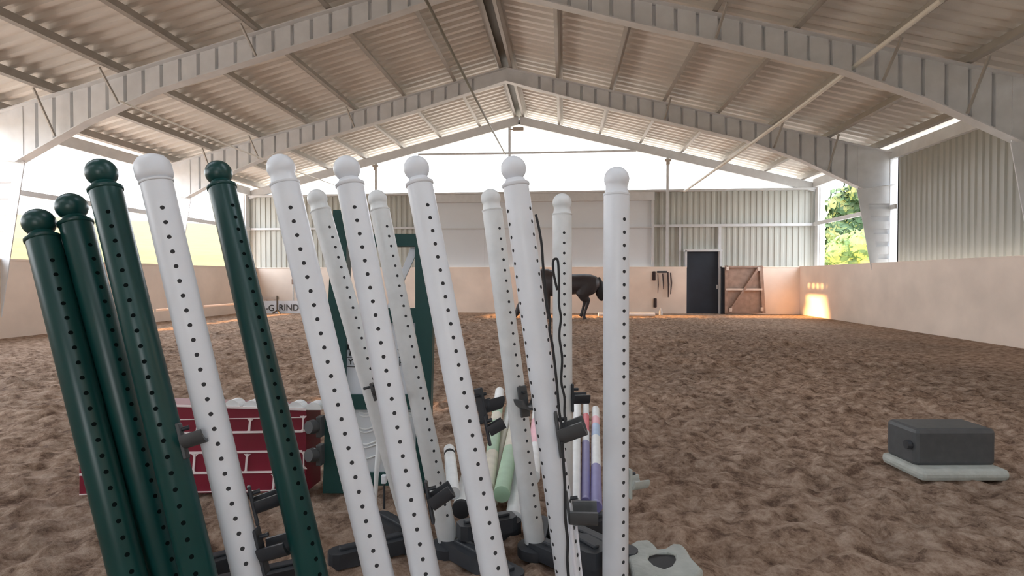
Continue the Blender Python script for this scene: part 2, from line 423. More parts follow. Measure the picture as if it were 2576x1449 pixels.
# purlins, running the length of the hall
OFF = [.22, 1.62, 3.2, 4.75, 6.3, 7.85, 9.4, 10.75]
word = ['ridge', 'first', 'second', 'third', 'fourth', 'fifth', 'sixth', 'lowest']
for s, side in ((-1, 'over the white sign board'), (1, 'over the black door')):
    for d, wd in zip(OFF, word):
        mb = MB(); y0, y1 = Y0R, D + .9; x = XR + s * d; z = zt(d) + .155
        R = Matrix.Rotation(math.atan(SL) * s, 3, 'Y')
        ym = (y0 + y1) / 2; ln = y1 - y0
        mb.box((x, ym, z), (.016, ln, .24), R); mb.box(Vector((x, ym, z)) + R @ Vector((-.04 * s, 0, -.112)), (.096, ln, .016), R); mb.box(Vector((x, ym, z)) + R @ Vector((.03 * s, 0, .112)), (.07, ln, .016), R)
        lb = {'ridge': f'steel purlin tight under the ridge, on the roof slope {side}', 'lowest': f'lowest steel purlin along the eave of the slope {side}'}.get(wd, f'{wd} steel purlin down from the ridge pair on the slope {side}')
        tag(mb.build('purlin', M['purlin']), lb, 'purlin', 'steel purlins under the roof sheets')

# gable posts, crossbar, lamp
GY = D + .12
def gz(x): return zt(abs(x - XR)) - .3
p = atY(1282, 390, GY); mb = MB(); mb.box((p.x, GY, (WT + gz(p.x)) / 2), (.1, .1, gz(p.x) - WT)); tag(mb.build('gable_post', M['trim']), 'short steel post under the gable apex, carrying the little lamp', 'post', 'posts across the open gable')
q = atY(1304, 325, GY - .1); t = thing('gable_lamp', 'small box lamp sticking out from the apex post', 'lamp', q)
mb = MB(); mb.box(q, (.42, .16, .15), ch=.02); mb.build('housing', M['lamp'], t)
mb = MB(); mb.bar((q.x - .33, q.y + .02, q.z), (q.x - .2, q.y, q.z), .06, .06); mb.build('bracket', M['lamp'], t)
a = atY(1052, 389, GY - .12); b = atY(1600, 379, GY - .12)
mb = MB(); mb.tube([a, (a + b) / 2 - Vector((0, 0, .015)), b], .045, 10); tag(mb.build('crossbar', M['trim'], smooth=True), 'thin steel bar crossing the open gable', 'bar')
for px, bot, lb in ((948, None, 'steel gable post above the flat grey panels, half hidden by the white stands'), (1678, 1.8, 'long steel gable post running down beside the hanging straps')):
    x = atY(px, 500, GY - .1).x; t = thing('gable_post', lb, 'post', (x, GY - .1, bot or WT), 'posts across the open gable')
    mb = MB(); mb.box((x, GY - .16, ((bot or WT - .2) + gz(x)) / 2), (.1, .1, gz(x) - (bot or WT - .2))); mb.build('shaft', M['trim'], t)
    zz = gz(x) - .15; mb = MB(); mb.box((x, GY - .26, zz), (.24, .1, .1), ch=.02); mb.box((x, GY - .26, zz - .1), (.14, .1, .14), ch=.02); mb.build('clamp', M['lamp'], t)

# cables under the roof
def cable(pts, r, m, label):
    mb = MB(); a, b = pts; L = [a.lerp(b, i / 12) - Vector((0, 0, .06 * math.sin(PI * i / 12))) for i in range(13)]
    tag(mb.tube(L, r, 10).build('roof_cable', m, smooth=True), label, 'cable', 'cables slung under the roof')
cable((atY(1722, 481, D - .1), atD(2369, 0, 8.7)), .046, M['cable'], 'thick white cable slanting from the wall above the black door up to the roof')
cable((atY(850, 468, D - .1), atY(300, 254, 10.9)), .022, M['cable'], 'thin cream cable slanting up behind the white stands on the brick filler side')
cable((atY(1271, 388, D - .05), atD(1052, -40, 9.9)), .032, M['cable_dark'], 'grey cable rising from the gable crossbar to the ridge')

# ------------------------------------------------------------------ jump stands
RP = .05
AX = {}
def stand(key, top, zt_, bot, zb, label, group, m='white', hm='hole', rows=(0,), sp=.0525, cap='ball', foot='disc', floor=.05, arms=None, label_cap=None):
    T = atD(top[0], top[1], zt_); B = atD(bot[0], bot[1], zb)
    a = (T - B).normalized()
    B = B + a * ((floor - B.z) / a.z)
    L = (T - B).length
    t = thing('jump_stand', label, 'jump stand', (B.x, B.y, 0), group)
    tocam = (CAM - (T + B) / 2); tocam = (tocam - a * tocam.dot(a)).normalized()
    side = tocam.cross(a).normalized()
    if side.dot(RT) < 0: side = -side
    AX[key] = (B, a, L, tocam, side)
    pole = MB(); pole.lathe([(RP - .004, 0), (RP, .004), (RP, L)], B, a, 40)
    for fo in rows:
        an = math.asin(fo); dr = tocam * math.cos(an) + side * math.sin(an); e = a.cross(dr)
        h = L - .105
        while h > .12:
            c = B + a * h + dr * (RP + .0004)
            vs = []; n = 10
            for ring in (0, 1):
                for k in range(n):
                    q = 2 * PI * k / n; r = (.0072, .0055)[ring]
                    dx = r * math.cos(q); dz = r * math.sin(q)
                    vs.append(c + e * dx + a * dz - dr * (RP - math.sqrt(RP * RP - dx * dx)) - dr * (0, .0002)[ring])
            fs = [(k, (k + 1) % n, n + (k + 1) % n, n + k) for k in range(n)] + [tuple(range(n, 2 * n))]
            pole.add(vs, fs, 1); h -= sp
    pole.build('pole', [M[m], M[hm]], t, smooth=True, auto=50)
    c = MB()
    if cap == 'ball':
        c.lathe([(RP, -.012), (RP + .004, -.008), (RP + .004, .001), (RP - .002, .005), (RP - .010, .012), (.036, .020)], T, a, 40)
        c.build('collar', M[m], t, smooth=True, auto=50)
        c = MB(); c.lathe([(.030, .012)] + [(.0495 * math.sin(q), .060 - .0495 * math.cos(q)) for q in [PI * (.2 + .8 * k / 20) for k in range(21)]], T, a, 40)
    elif cap == 'bell':
        c.lathe([(RP + .001, -.006), (RP + .003, -.004), (RP + .003, .002), (RP - .003, .004)], T, a, 40); c.build('collar', M[m], t, smooth=True, auto=50)
        c = MB(); c.lathe([(RP - .003, .002), (RP + .004, .010), (RP + .008, .025), (RP + .008, .052), (RP + .004, .068), (.043, .083), (.026, .091), (.001, .094)], T, a, 40)
    else:
        c.lathe([(RP + .001, -.008), (RP + .0025, -.005), (RP + .0025, 0), (RP - .002, .002)], T, a, 40); c.build('collar', M[m], t, smooth=True, auto=50)
        c = MB(); c.lathe([(RP - .003, 0), (.045, .012), (.043, .020)] + [(.0495 * math.sin(q), .058 - .0495 * math.cos(q)) for q in [PI * (.34 + .66 * k / 18) for k in range(19)]], T, a, 40)
    c.build('ball_cap', M[m], t, smooth=True, auto=60)
    if foot == 'disc':
        f = MB(); f.lathe([(.056, .0), (.056, .03), (.054, .05), (.045, .052)], (B.x, B.y, 0), (0, 0, 1), 28); f.build('foot', M['black'], t, smooth=True)
    else:
        f = MB(); f.lathe([(.085, 0), (.085, .045), (.06, .055)], (B.x, B.y, 0), (0, 0, 1), 24); f.build('foot', M['black'], t, smooth=True)
        for ang, ln in arms:
            d = Vector((math.cos(ang), math.sin(ang), 0)); b0 = Vector((B.x, B.y, .045)); s_ = Vector((-d.y, d.x, 0))
            prof = []
            w = .05
            out = [b0 + s_ * w, b0 + d * (ln - .04) + s_ * w, b0 + d * (ln - .012) + s_ * (w * .7), b0 + d * ln + s_ * (w * .3), b0 + d * ln - s_ * (w * .3), b0 + d * (ln - .012) - s_ * (w * .7), b0 + d * (ln - .04) - s_ * w, b0 - s_ * w]
            f = MB(); f.prism([[p_ - Vector((0, 0, .04)) for p_ in out]], (0, 0, .07))
            # raised stiffening rib along the top
            f.bar(b0 + d * .06 + Vector((0, 0, .035)), b0 + d * (ln - .05) + Vector((0, 0, .035)), .03, .02, ch=.006)
            f.build('foot_arm', M['black'], t)
    return t
g1 = 'front row of tall drilled stands'; g2 = 'shorter white stands behind the front row'
DG = math.radians
stand('G3', (108, 600), 1.95, (323, 1449), 1.76, 'dark green jump stand outermost beyond the brick filler, lowest in the corner', g1, 'green', 'holeg', (.2,))
stand('G2', (190, 560), 2.0, (418, 1449), 1.85, 'dark green jump stand second from the corner, in front of the brick filler', g1, 'green', 'holeg', (.5,))
stand('G1', (265, 475), 1.95, (501, 1449), 1.78, 'dark green jump stand just before the first white one, a grey cup on it', g1, 'green', 'holeg', (-.15,))
stand('P1', (393, 457), 1.93, (626, 1449), 1.90, 'white jump stand between two dark green ones, with a blunt rounded cap', g1, cap='bell', rows=(0,), sp=.0505)
stand('P2', (558, 470), 2.2, (786, 1449), 1.90, 'dark green jump stand with green ball top, white stands either side', g1, 'green', 'holeg', (.45,), sp=.0505)
stand('P3', (716, 461), 2.03, (954, 1449), 1.95, 'white jump stand next after the green ball-topped one, by the brick filler end', g1, cap='knob', sp=.0505)
stand('P4', (880, 463), 2.12, (1071, 1449), 1.98, 'white ball-topped jump stand crossing the green wing\'s lettered panel', g1, rows=(.02,), sp=.0505)
stand('P5', (1055, 461), 2.17, (1246, 1449), 1.98, 'white ball-topped jump stand just past the green wing, black cups behind it', g1, rows=(.3,), sp=.0505)
stand('P6', (1297, 463), 2.18, (1431, 1449), 2.13, 'white ball-topped jump stand with black cord and two grey cups', g1, rows=(.86, -.86), sp=.0505)
stand('P7', (1551, 488), 2.22, (1548, 1449), 2.2, 'upright white jump stand ending the row beside open sand', g1, cap='knob', rows=(.6,), sp=.0505)
stand('B1', (806, 528), 2.86, (1042, 1345), 2.83, 'shorter white jump stand behind, crossing the ball-topped stand before the wing', g2, 'white_worn', rows=(.4,), cap='knob', foot='arms', floor=.06, arms=((DG(215), .42), (DG(140), .36)))
stand('B2', (955, 528), 2.95, (1126, 1352), 2.78, 'shorter white jump stand standing between the green wing and the stack of rails', g2, 'white_worn', rows=(.4,), cap='knob', foot='arms', floor=.06, arms=((DG(-40), .50), (DG(38), .42)))
stand('B3', (1238, 528), 2.85, (1345, 1362), 2.76, 'shorter white jump stand in front of the rails, dark grey cup at mid height', g2, 'white_worn', rows=(.5,), cap='knob', foot='arms', floor=.06, arms=((DG(-38), .52), (DG(86), .28)))
stand('B4', (1414, 538), 2.95, (1417, 1350), 2.90, 'shorter upright white jump stand partly covered by the corded stand', g2, 'white_worn', rows=(.2,), cap='knob', foot='arms', floor=.06, arms=((DG(-36), .42), (DG(35), .4)))

# jump cups pinned to the stands
def cup(px, d, label, size=1.0, out=None, tilt=0.0, m='cup', kind='tray', parentaxis='P6'):
    c = atD(px[0], px[1], d); B, a, L, tc, sd = AX[parentaxis]
    o = (out if out is not None else sd); o = (Vector(o) - a * Vector(o).dot(a)).normalized()
    s = a.cross(o)
    t = thing('jump_cup', label, 'jump cup', c, 'jump cups on the stands')
    R = Matrix((o, s, a)).transposed()
    mb = MB(); mb.box(c - o * .004, (.012, .05 * size, .15 * size), R, ch=.004); mb.build('mounting_plate', M[m], t)
    R2 = R @ Matrix.Rotation(tilt, 3, 'Y')
    o2 = R2 @ Vector((1, 0, 0)); a2 = R2 @ Vector((0, 0, 1))
    vs = []; fs = []; n = 10; r0, r1 = .055 * size, .042 * size; ln = .085 * size
    for e in (0, 1):
        for k in range(n + 1):
            q = PI + PI * k / n
            for r in (r0, r1): vs.append(c + o2 * (ln * e) + s * r * math.cos(q) + a2 * (r * math.sin(q) + .02 * size))
    w = 2 * (n + 1)
    for k in range(n):
        i = 2 * k
        fs += [(i, i + 2, w + i + 2, w + i), (i + 1, w + i + 1, w + i + 3, i + 3), (i, i + 1, i + 3, i + 2), (w + i, w + i + 2, w + i + 3, w + i + 1)]
    fs += [(0, w, w + 1, 1), (2 * n, 2 * n + 1, w + 2 * n + 1, w + 2 * n)]
    mb = MB(); mb.add(vs, fs); mb.build('tray', M[m], t, smooth=True)
    mb = MB(); mb.tube([c - o * .05 + a * .045 * size, c + o * .03 * size + a * .045 * size], .007, 10); mb.build('pin', M['black'], t, smooth=True)
toward = -FH
cup((462, 1108), 1.84, 'grey jump cup on the dark green stand, over the brick filler', .8, RT * 1 + FH * .2, parentaxis='G1')
cup((640, 1270), 1.95, 'black jump cup on the white stand between green ones, just below the filler', .9, RT + FH * .5, m='black', parentaxis='P1')
cup((660, 1385), 1.92, 'black jump cup lowest on the white stand between green ones', 1.05, RT + FH * .1, m='black', parentaxis='P1')
cup((1083, 1262), 2.05, 'black jump cup on the ball-topped stand in front of the wing panel', 1.0, RT + FH * .1, m='black', tilt=-.35, parentaxis='P4')
cup((1213, 1020), 2.15, 'upper black jump cup behind the stand just past the wing', .9, RT + FH * .9, m='black', parentaxis='P5')
cup((1228, 1082), 2.1, 'middle black jump cup on the stand just past the wing', .75, RT + FH * .1, m='black', tilt=-.3, parentaxis='P5')
cup((1318, 1010), 2.72, 'rounded dark grey cup on the shorter stand before the rails', 1.0, RT * .5 - FH, parentaxis='B3')
cup((1441, 1000), 2.9, 'black jump cup on the shorter upright stand', .95, RT + FH * .1, m='black', parentaxis='B4')
cup((1408, 1090), 2.12, 'upper grey jump cup on the corded stand', 1.15, RT - FH * .15, tilt=-.25, parentaxis='P6')
cup((1434, 1290), 2.12, 'lower grey jump cup on the corded stand', 1.2, RT - FH * .1, tilt=.12, parentaxis='P6')
cup((1584, 1215), 2.3, 'pale blue-grey jump cup peeping out beside the end stand', .8, RT + FH * .4, m='grey_foot', parentaxis='P7')
cup((942, 985), 2.75, 'small grey cup caught between two crossing white stands', .6, RT - FH * .2, parentaxis='B1')

# cords and straps on the corded stand
def cord(pts, r, m, label, name='cord', cat='cord'):
    mb = MB(); P = [atD(x, y, d) for x, y, d in pts]
    Q = []
    for i in range(len(P) - 1):
        p0, p1, p2, p3 = P[max(i - 1, 0)], P[i], P[i + 1], P[min(i + 2, len(P) - 1)]
        for k in range(5):
            u = k / 5; Q.append(.5 * ((2 * p1) + (p2 - p0) * u + (2 * p0 - 5 * p1 + 4 * p2 - p3) * u * u + (3 * p1 - p0 - 3 * p2 + p3) * u ** 3))
    Q.append(P[-1]); mb.tube(Q, r, 8); tag(mb.build(name, m, smooth=True), label, cat, 'cords on the white stand with grey cups' if name == 'cord' else None)
dC = 2.09
cord([(1348, 540, 2.12), (1357, 580, 2.11), (1363, 620, 2.1), (1366, 665, 2.1), (1371, 720, 2.1), (1375, 770, dC), (1384, 800, dC), (1382, 830, dC), (1390, 870, dC), (1397, 930, dC), (1402, 980, dC), (1406, 1030, dC), (1412, 1070, dC), (1411, 1100, 2.07)], .0048, M['cord'], 'black wavy cord hanging down the white stand to its upper grey cup')
cord([(1402, 730, 2.1), (1393, 690, 2.1), (1391, 660, 2.1), (1397, 651, 2.1), (1404, 660, 2.1), (1406, 720, 2.1), (1406, 765, dC), (1411, 800, dC), (1407, 845, dC), (1414, 900, dC), (1412, 960, dC), (1420, 1000, dC), (1420, 1040, dC), (1424, 1075, 2.07)], .0045, M['cord'], 'black looped cord whose top bend shows against the upright stand')
cord([(1414, 1110, 2.06), (1417, 1160, 2.06), (1421, 1220, 2.06), (1422, 1300, 2.06), (1428, 1360, 2.06), (1427, 1410, 2.05), (1432, 1470, 2.05)], .0055, M['cord'], 'black cord running down from the upper grey cup past the lower')
cord([(1436, 1318, 2.09), (1439, 1350, 2.09), (1443, 1400, 2.09), (1449, 1480, 2.09)], .0085, M['strap'], 'wider white strap hanging under the lower grey cup', 'strap', 'strap')
cord([(1449, 1322, 2.12), (1452, 1350, 2.12), (1457, 1400, 2.12), (1466, 1480, 2.12)], .006, M['strap'], 'thinner white strap hanging under the lower grey cup', 'strap', 'strap')

# ------------------------------------------------------------------ rails lying in a stack
def rail(n, f, r, bands, label, hollow=False):
    a = atZ(n[0], n[1], n[2]); b = atZ(f[0], f[1], f[2])
    t = thing('jump_rail', label, 'rail', (a.x, a.y, 0), 'striped rails stacked on the sand')
    d = (b - a); cols = []; mats = []
    for c, _ in bands:
        if M[c] not in mats: mats.append(M[c])
    mb = MB(); u = 0
    for c, w in bands:
        mb.tube([a + d * u, a + d * (u + w)], r, 24, mats.index(M[c]), cap=(u == 0 or u + w > .99)); u += w
    mb.build('rail_pole', mats, t, smooth=True)
    e = MB(); dn = d.normalized()
    e.lathe([(r * .99, -.004), (r * 1.03, -.003), (r * 1.03, .02), (r * .99, .022)], a, dn, 24); e.build('end_cap', M['hole'] if hollow else mats[0], t, smooth=True)
w_, g_, c_, r_, k_, u_, b_ = 'white_worn', 'c_green', 'c_cream', 'c_red', 'c_pink', 'c_purple', 'c_blue'
rail((1228, 1230, .14), (1257, 985, .30), .042, [(c_, .25), (g_, .3), (c_, .1), (g_, .15), (w_, .2)], 'pale green and cream rail, topmost at the outer edge of the stack')
rail((1236, 1260, .05), (1286, 1015, .24), .04, [(c_, .6), (w_, .4)], 'plain cream rail beside the pale green one')
rail((1262, 1243, .16), (1306, 1020, .26), .046, [(g_, .38), (c_, .4), (w_, .22)], 'rail with a green near end, cream beyond, behind the dark cup')
rail((1292, 1305, .06), (1316, 1100, .10), .045, [(w_, .5), (c_, .5)], 'grey-white rail lowest of the stack, beside the green-ended one')
rail((1340, 1200, .2), (1353, 1030, .26), .042, [(w_, .35), (k_, .4), (w_, .25)], 'pink-banded white rail between the two groups of rails')
rail((1446, 1262, .14), (1452, 1010, .28), .030, [(w_, .55), (r_, .15), (w_, .3)], 'white rail with a red band, next to the purple one')
rail((1473, 1262, .12), (1474, 1020, .26), .026, [(u_, .5), (w_, .12), (r_, .22), (w_, .16)], 'purple rail with a red far band')
rail((1500, 1275, .12), (1498, 1030, .24), .032, [(u_, .3), (w_, .3), (b_, .15), (k_, .1), (w_, .15)], 'white, pale blue and purple rail, outermost nearest the end stand')
rail((1160, 1282, .08), (1192, 1150, .14), .05, [(w_, 1)], 'short white rail with dark open end, beside the shorter stand by the wing', True)
rail((1141, 1240, .16), (1130, 1130, .22), .036, [(w_, .82), ('hole', .06), (w_, .12)], 'white pipe with a black band, beside the short white rail')

# ------------------------------------------------------------------ brick filler
DF = 3.5
def quad_frame(TL, TR, BL, BR, d):
    return [atD(x, y, d) for x, y in (TL, TR, BL, BR)]
TLc, TRc, BLc, BRc = quad_frame((200, 1013), (770, 1030), (200, 1244), (770, 1238), DF)
t = thing('brick_filler', 'maroon jump filler painted as brickwork, with white lines and rounded crests', 'jump filler', ((BLc + BRc) / 2))
back = Vector((.02, 1, 0)).normalized() * .2
mb = MB(); mb.add([TLc, TRc, BRc, BLc, TLc + back, TRc + back, BRc + back, BLc + back], [(0, 3, 2, 1), (4, 5, 6, 7), (0, 1, 5, 4), (1, 2, 6, 5), (2, 3, 7, 6), (3, 0, 4, 7)])
mb.build('panel', M['brick'], t)
def fp(x, y, o=.004): return atD(x, y, DF - o)
lines = MB()
def ln(x0, y0, x1, y1, w=5): lines.bar(fp(x0, y0), fp(x1, y1), .008, w / F * DF, up=UP)
def lv(x0, y0, x1, y1, w=5):
    lines.bar(fp(x0, y0), fp(x1, y1), w / F * DF, .008, up=FW)
    for (x, y, s) in ((x0, y0, 1), (x1, y1, -1)):
        lines.add([fp(x - 9, y, .005), fp(x + 9, y, .005), fp(x + 2.5, y + 7 * s, .005), fp(x - 2.5, y + 7 * s, .005)], [(0, 1, 2, 3)])
ln(200, 1014, 770, 1030, 5); ln(200, 1060, 764, 1050, 1.6); ln(200, 1244, 765, 1232, 2)
for x0, x1, y in ((200, 762, 1088), (200, 760, 1138), (200, 765, 1189)):
    ln(x0, y + 5, x1, y - 3, 5)
for x in (237, 365, 496, 627): lv(x + 3, 1053, x - 1, 1089)
for x in (222, 355, 487, 619): lv(x + 3, 1142, x - 1, 1190)
for x in (290, 424, 556, 688): lv(x + 2, 1193, x - 1, 1236)
lv(763, 1046, 762, 1086, 3); lv(764, 1136, 764, 1180, 3)
lines.build('mortar_lines', M['mortar'], t)
for x in (240, 288, 340, 583, 631, 693, 742, 788):
    y = 1014 + (x - 200) * 16 / 570 + 1
    c = atD(x, y, DF) ; r = .05
    pts = [c + RT * r * math.cos(q) + UP * r * .95 * math.sin(q) for q in [PI * k / 14 for k in range(15)]]
    mb = MB(); mb.prism([pts], back.normalized() * .07); mb.build('crest', M['white_worn'], t)
    ri = .034; pts = [c - FW * .004 + RT * (ri * math.cos(q) - .006) + UP * ri * .95 * math.sin(q) for q in [PI * k / 12 for k in range(13)]]
for u in (.2, .9):
    b0 = BLc.lerp(BRc, u) + back * .5; mb = MB(); mb.box((b0.x, b0.y, b0.z / 2), (.10, .34, max(.02, b0.z)), ch=.008); mb.build('foot', M['black'], t)

# ------------------------------------------------------------------ green wing with lettered panel
DW = 3.55
def wp(x, y, d=DW): return atD(x, y, d)
base = wp(955, 1240)
t = thing('jump_wing', 'dark green wooden jump wing with white lettered panel, behind the white stands', 'jump wing', (base.x, base.y, 0))
def wpost(name, pts, depth, m='green_wood', d=DW):
    mb = MB(); mb.prism([[wp(x, y, d) for x, y in pts]], FW * depth); return mb.build(name, M[m], t)
wpost('post', [(838, 528), (872, 528), (868, 1241), (812, 1241), (826, 740)], .10)
wpost('post', [(1044, 588), (1062, 588), (1089, 800), (1084, 1000), (1078, 1240), (1046, 1240)], .10)
wpost('rail', [(868, 588), (1046, 588), (1046, 620), (868, 620)], .06)
wpost('rail', [(862, 775), (1046, 775), (1046, 812), (862, 812)], .06)
wpost('rail', [(866, 993), (1046, 993), (1046, 1031), (866, 1031)], .06)
wpost('rail', [(866, 1190), (1046, 1190), (1046, 1222), (866, 1222)], .06)
pn = wpost('sign_panel', [(862, 812), (1046, 812), (1046, 993), (862, 993)], .02, 'panel', DW + .03)
lp = wpost('lower_panel', [(866, 1031), (1046, 1031), (1046, 1190), (866, 1190)], .02, 'flat', DW + .03)
wpost('diagonal_brace', [(1034, 620), (1046, 620), (1046, 640), (985, 775), (972, 775)], .02, 'panel', DW + .03)
def text(body, px, d, size, parent, m, name='lettering', rotm=None, spacing=1.0, ext=.001):
    cu = bpy.data.curves.new(name, 'FONT'); cu.body = body; cu.size = size; cu.extrude = ext; cu.space_character = spacing; cu.offset = size * .012
    cu.materials.append(m); o = bpy.data.objects.new(name, cu); C.objects.link(o)
    p = atD(px[0], px[1], d) - parent_loc(parent); o.parent = parent
    R = rotm or Matrix((RT, UP, -FW)).transposed()
    me = bpy.data.meshes.new_from_object(o.evaluated_get(bpy.context.evaluated_depsgraph_get())); bpy.data.objects.remove(o)
    o = bpy.data.objects.new(name, me); C.objects.link(o); o.parent = parent
    o.matrix_local = Matrix.Translation(p) @ R.to_4x4(); return o
DL = DW + .026
text('YI', (876, 917), DL, .052, pn, M['ink']); text('H', (1003, 920), DL, .06, pn, M['ink'])
ou = MB()
def stroke(mb, pts, w, d):
    for (x0, y0), (x1, y1) in zip(pts, pts[1:]): mb.bar(atD(x0, y0, d), atD(x1, y1, d), .003, w / F * d, up=UP if abs(x1 - x0) > abs(y1 - y0) else RT)
stroke(ou, [(896, 898), (872, 899), (863, 910), (874, 922), (896, 923)], 2.2, DL); ou.build('outline', M['cup'], pn)
ou = MB(); stroke(ou, [(869, 890), (871, 874), (876, 867), (881, 872), (882, 886), (880, 895)], 4, DL); stroke(ou, [(875, 868), (876, 880)], 5, DL); stroke(ou, [(876, 876), (884, 880)], 5, DL); ou.build('emblem', M['ink'], pn)
ou = MB(); stroke(ou, [(1001, 878), (1006, 882)], 4, DL); stroke(ou, [(1004, 897), (1008, 903)], 3, DL); ou.build('emblem_tail', M['ink'], pn)
sc_ = MB()
for y in (1036, 1044, 1076, 1084, 1114, 1122, 1150):
    sc_.tube([atD(x, y + 4 * math.sin((x - 904) / 30 * PI), DL) for x in range(904, 1040, 6)], .006, 6)
sc_.build('scroll_ornament', M['white_worn'], lp)

mb = MB(); mb.tube([wp(963, 1045, 3.4), wp(955, 1110, 3.4), wp(947, 1192, 3.4)], [.021, .019, .014], 14); mb.tube([wp(947, 1192, 3.4), atZ(945, 1262, 0)], [.014, .008], 14)
tag(mb.build('stake', M['white_worn'], smooth=True), 'tapered white plastic stake standing before the lower part of the green wing', 'stake')
q = wp(966, 1205, 3.3); t = thing('thin_rod', 'thin dark rod with a white clip, in front of the green wing', 'rod', (q.x, q.y, 0))
e = Vector((q.x, q.y, 0)); mb = MB(); mb.tube([q, e], .007, 10); mb.build('shaft', M['black'], t, smooth=True)
mb = MB(); mb.box(q, (.03, .03, .05), ch=.006); mb.build('clip', M['white'], t)
for (x, y, lb) in ((788, 1072, 'upper grey jump cup on the outer post of the green wing'), (785, 1143, 'lower grey jump cup on the outer post of the green wing')):
    c = wp(806, y, 3.53); t = thing('jump_cup', lb, 'jump cup', c, 'jump cups on the stands')
    mb = MB(); mb.box(c, (.035, .06, .13), ch=.006); mb.build('mounting_plate', M['cup'], t)
    a = wp(800, y, 3.53); b = wp(776, y + 3, 3.47); mb = MB(); mb.tube([a, a.lerp(b, .5), b], [.03, .045, .04], 16); mb.build('tray', M['cup'], t, smooth=True)

# ------------------------------------------------------------------ loose feet
def loose_foot(px, label, m, outline, hole, z=.0, h=.07):
    t = thing('stand_foot', label, 'stand foot', atZ(px[0], px[1], 0), 'loose feet of jump stands')
    lo = [[atZ(x, y, z) for x, y in outline]]
    if hole: lo.append([atZ(x, y, z) for x, y in hole])
    mb = MB(); mb.prism(lo, (0, 0, h)); o = mb.build('plate', M[m], t)
    bv = o.modifiers.new('bevel', 'BEVEL'); bv.width = .014; bv.segments = 3; bv.angle_limit = 1.0
    return t
t = loose_foot((1660, 1420), 'weathered grey plastic stand foot with a dark hole, on the sand', 'grey_foot',
    [(1586, 1402), (1600, 1394), (1632, 1392), (1646, 1404), (1656, 1416), (1672, 1414), (1690, 1402), (1716, 1404), (1728, 1418), (1740, 1440), (1768, 1470), (1740, 1500), (1690, 1496), (1650, 1486), (1620, 1500), (1590, 1490), (1580, 1440)],
    [(1630, 1442), (1634, 1431), (1652, 1426), (1678, 1423), (1697, 1429), (1700, 1442), (1690, 1460), (1670, 1468), (1647, 1460)])
p = atZ(1666, 1448, .0); p.z = .034; mb = MB(); mb.box(p, (.2, .15, .05)); mb.build('socket_shade', M['ink'], t)  # dark insert stands in for the shade inside the hollow foot
def beam_foot(a, b, z, label, w=.1, h=.07):
    A = atZ(a[0], a[1], z); B_ = atZ(b[0], b[1], z); d = (B_ - A).normalized(); s = Vector((-d.y, d.x, 0)); w2 = w / 2
    t = thing('stand_foot', label, 'stand foot', (A.x, A.y, 0), 'loose feet of jump stands')
    out = [A + s * w2, B_ + s * w2, B_ + d * .03 + s * w2 * .6, B_ + d * .03 - s * w2 * .6, B_ - s * w2, A - s * w2, A - d * .03 - s * w2 * .6, A - d * .03 + s * w2 * .6]
    mb = MB(); mb.prism([out], (0, 0, -h)); mb.build('beam', M['black'], t)
    mb = MB(); mb.bar(A + Vector((0, 0, .006)), B_ + Vector((0, 0, .006)), .03, .012, ch=.004); mb.build('rib', M['black'], t)
beam_foot((455, 1425), (590, 1388), .07, 'black foot bar lying between the green and white stands')
beam_foot((500, 1470), (740, 1418), .07, 'black foot bar lying in front, between white and green stands')
beam_foot((1450, 1330), (1556, 1380), .17, 'black foot bar resting on others by the end stand')
beam_foot((1168, 1316), (1280, 1294), .17, 'black foot bar laid over others under the stack of rails')
beam_foot((1452, 1392), (1506, 1420), .17, 'black foot bar nearest the lower grey cup')
beam_foot((1452, 1352), (1502, 1380), .26, 'black foot bar topmost of the pile between corded and end stands', w=.12)
# block at the edge of the picture
q = atZ(2386, 1190, 0); t = thing('jump_block', 'dark grey jump block with pale base, at the sand edge far from the stands', 'jump block', q)
mb = MB(); mb.box(q + Vector((0, .1, .19)), (.56, .3, .26), Matrix.Rotation(.1, 3, 'Z'), ch=.03); mb.build('body', M['cup'], t)
mb = MB(); mb.box(q + Vector((0, .06, .03)), (.6, .42, .08), Matrix.Rotation(.1, 3, 'Z'), ch=.03); mb.build('base', M['grey_foot'], t)
mb = MB(); mb.tube([q + Vector((-.27, -.03, .2)), q + Vector((-.30, -.03, .2))], .03, 14); mb.build('peg', M['black'], t)

# ------------------------------------------------------------------ things at the back wall
def bp_(x, y, dy=.0): return atY(x, y, D - .09 - dy)
# hinges on the kickboard gate
for i, (x, y, lb) in enumerate(((1645, 694, 'upper dark hinge plate on the kickboard, above the white floor pole'), (1648, 762, 'lower dark hinge plate on the kickboard, above the white floor pole'))):
    p = bp_(x, y); mb = MB(); mb.box(p, (.12, .04, .34), ch=.01); mb.box(p - Vector((0, .02, 0)), (.04, .04, .36), ch=.01); tag(mb.build('hinge_plate', M['halter']), lb, 'hinge', 'hinge plates on the back kickboard')
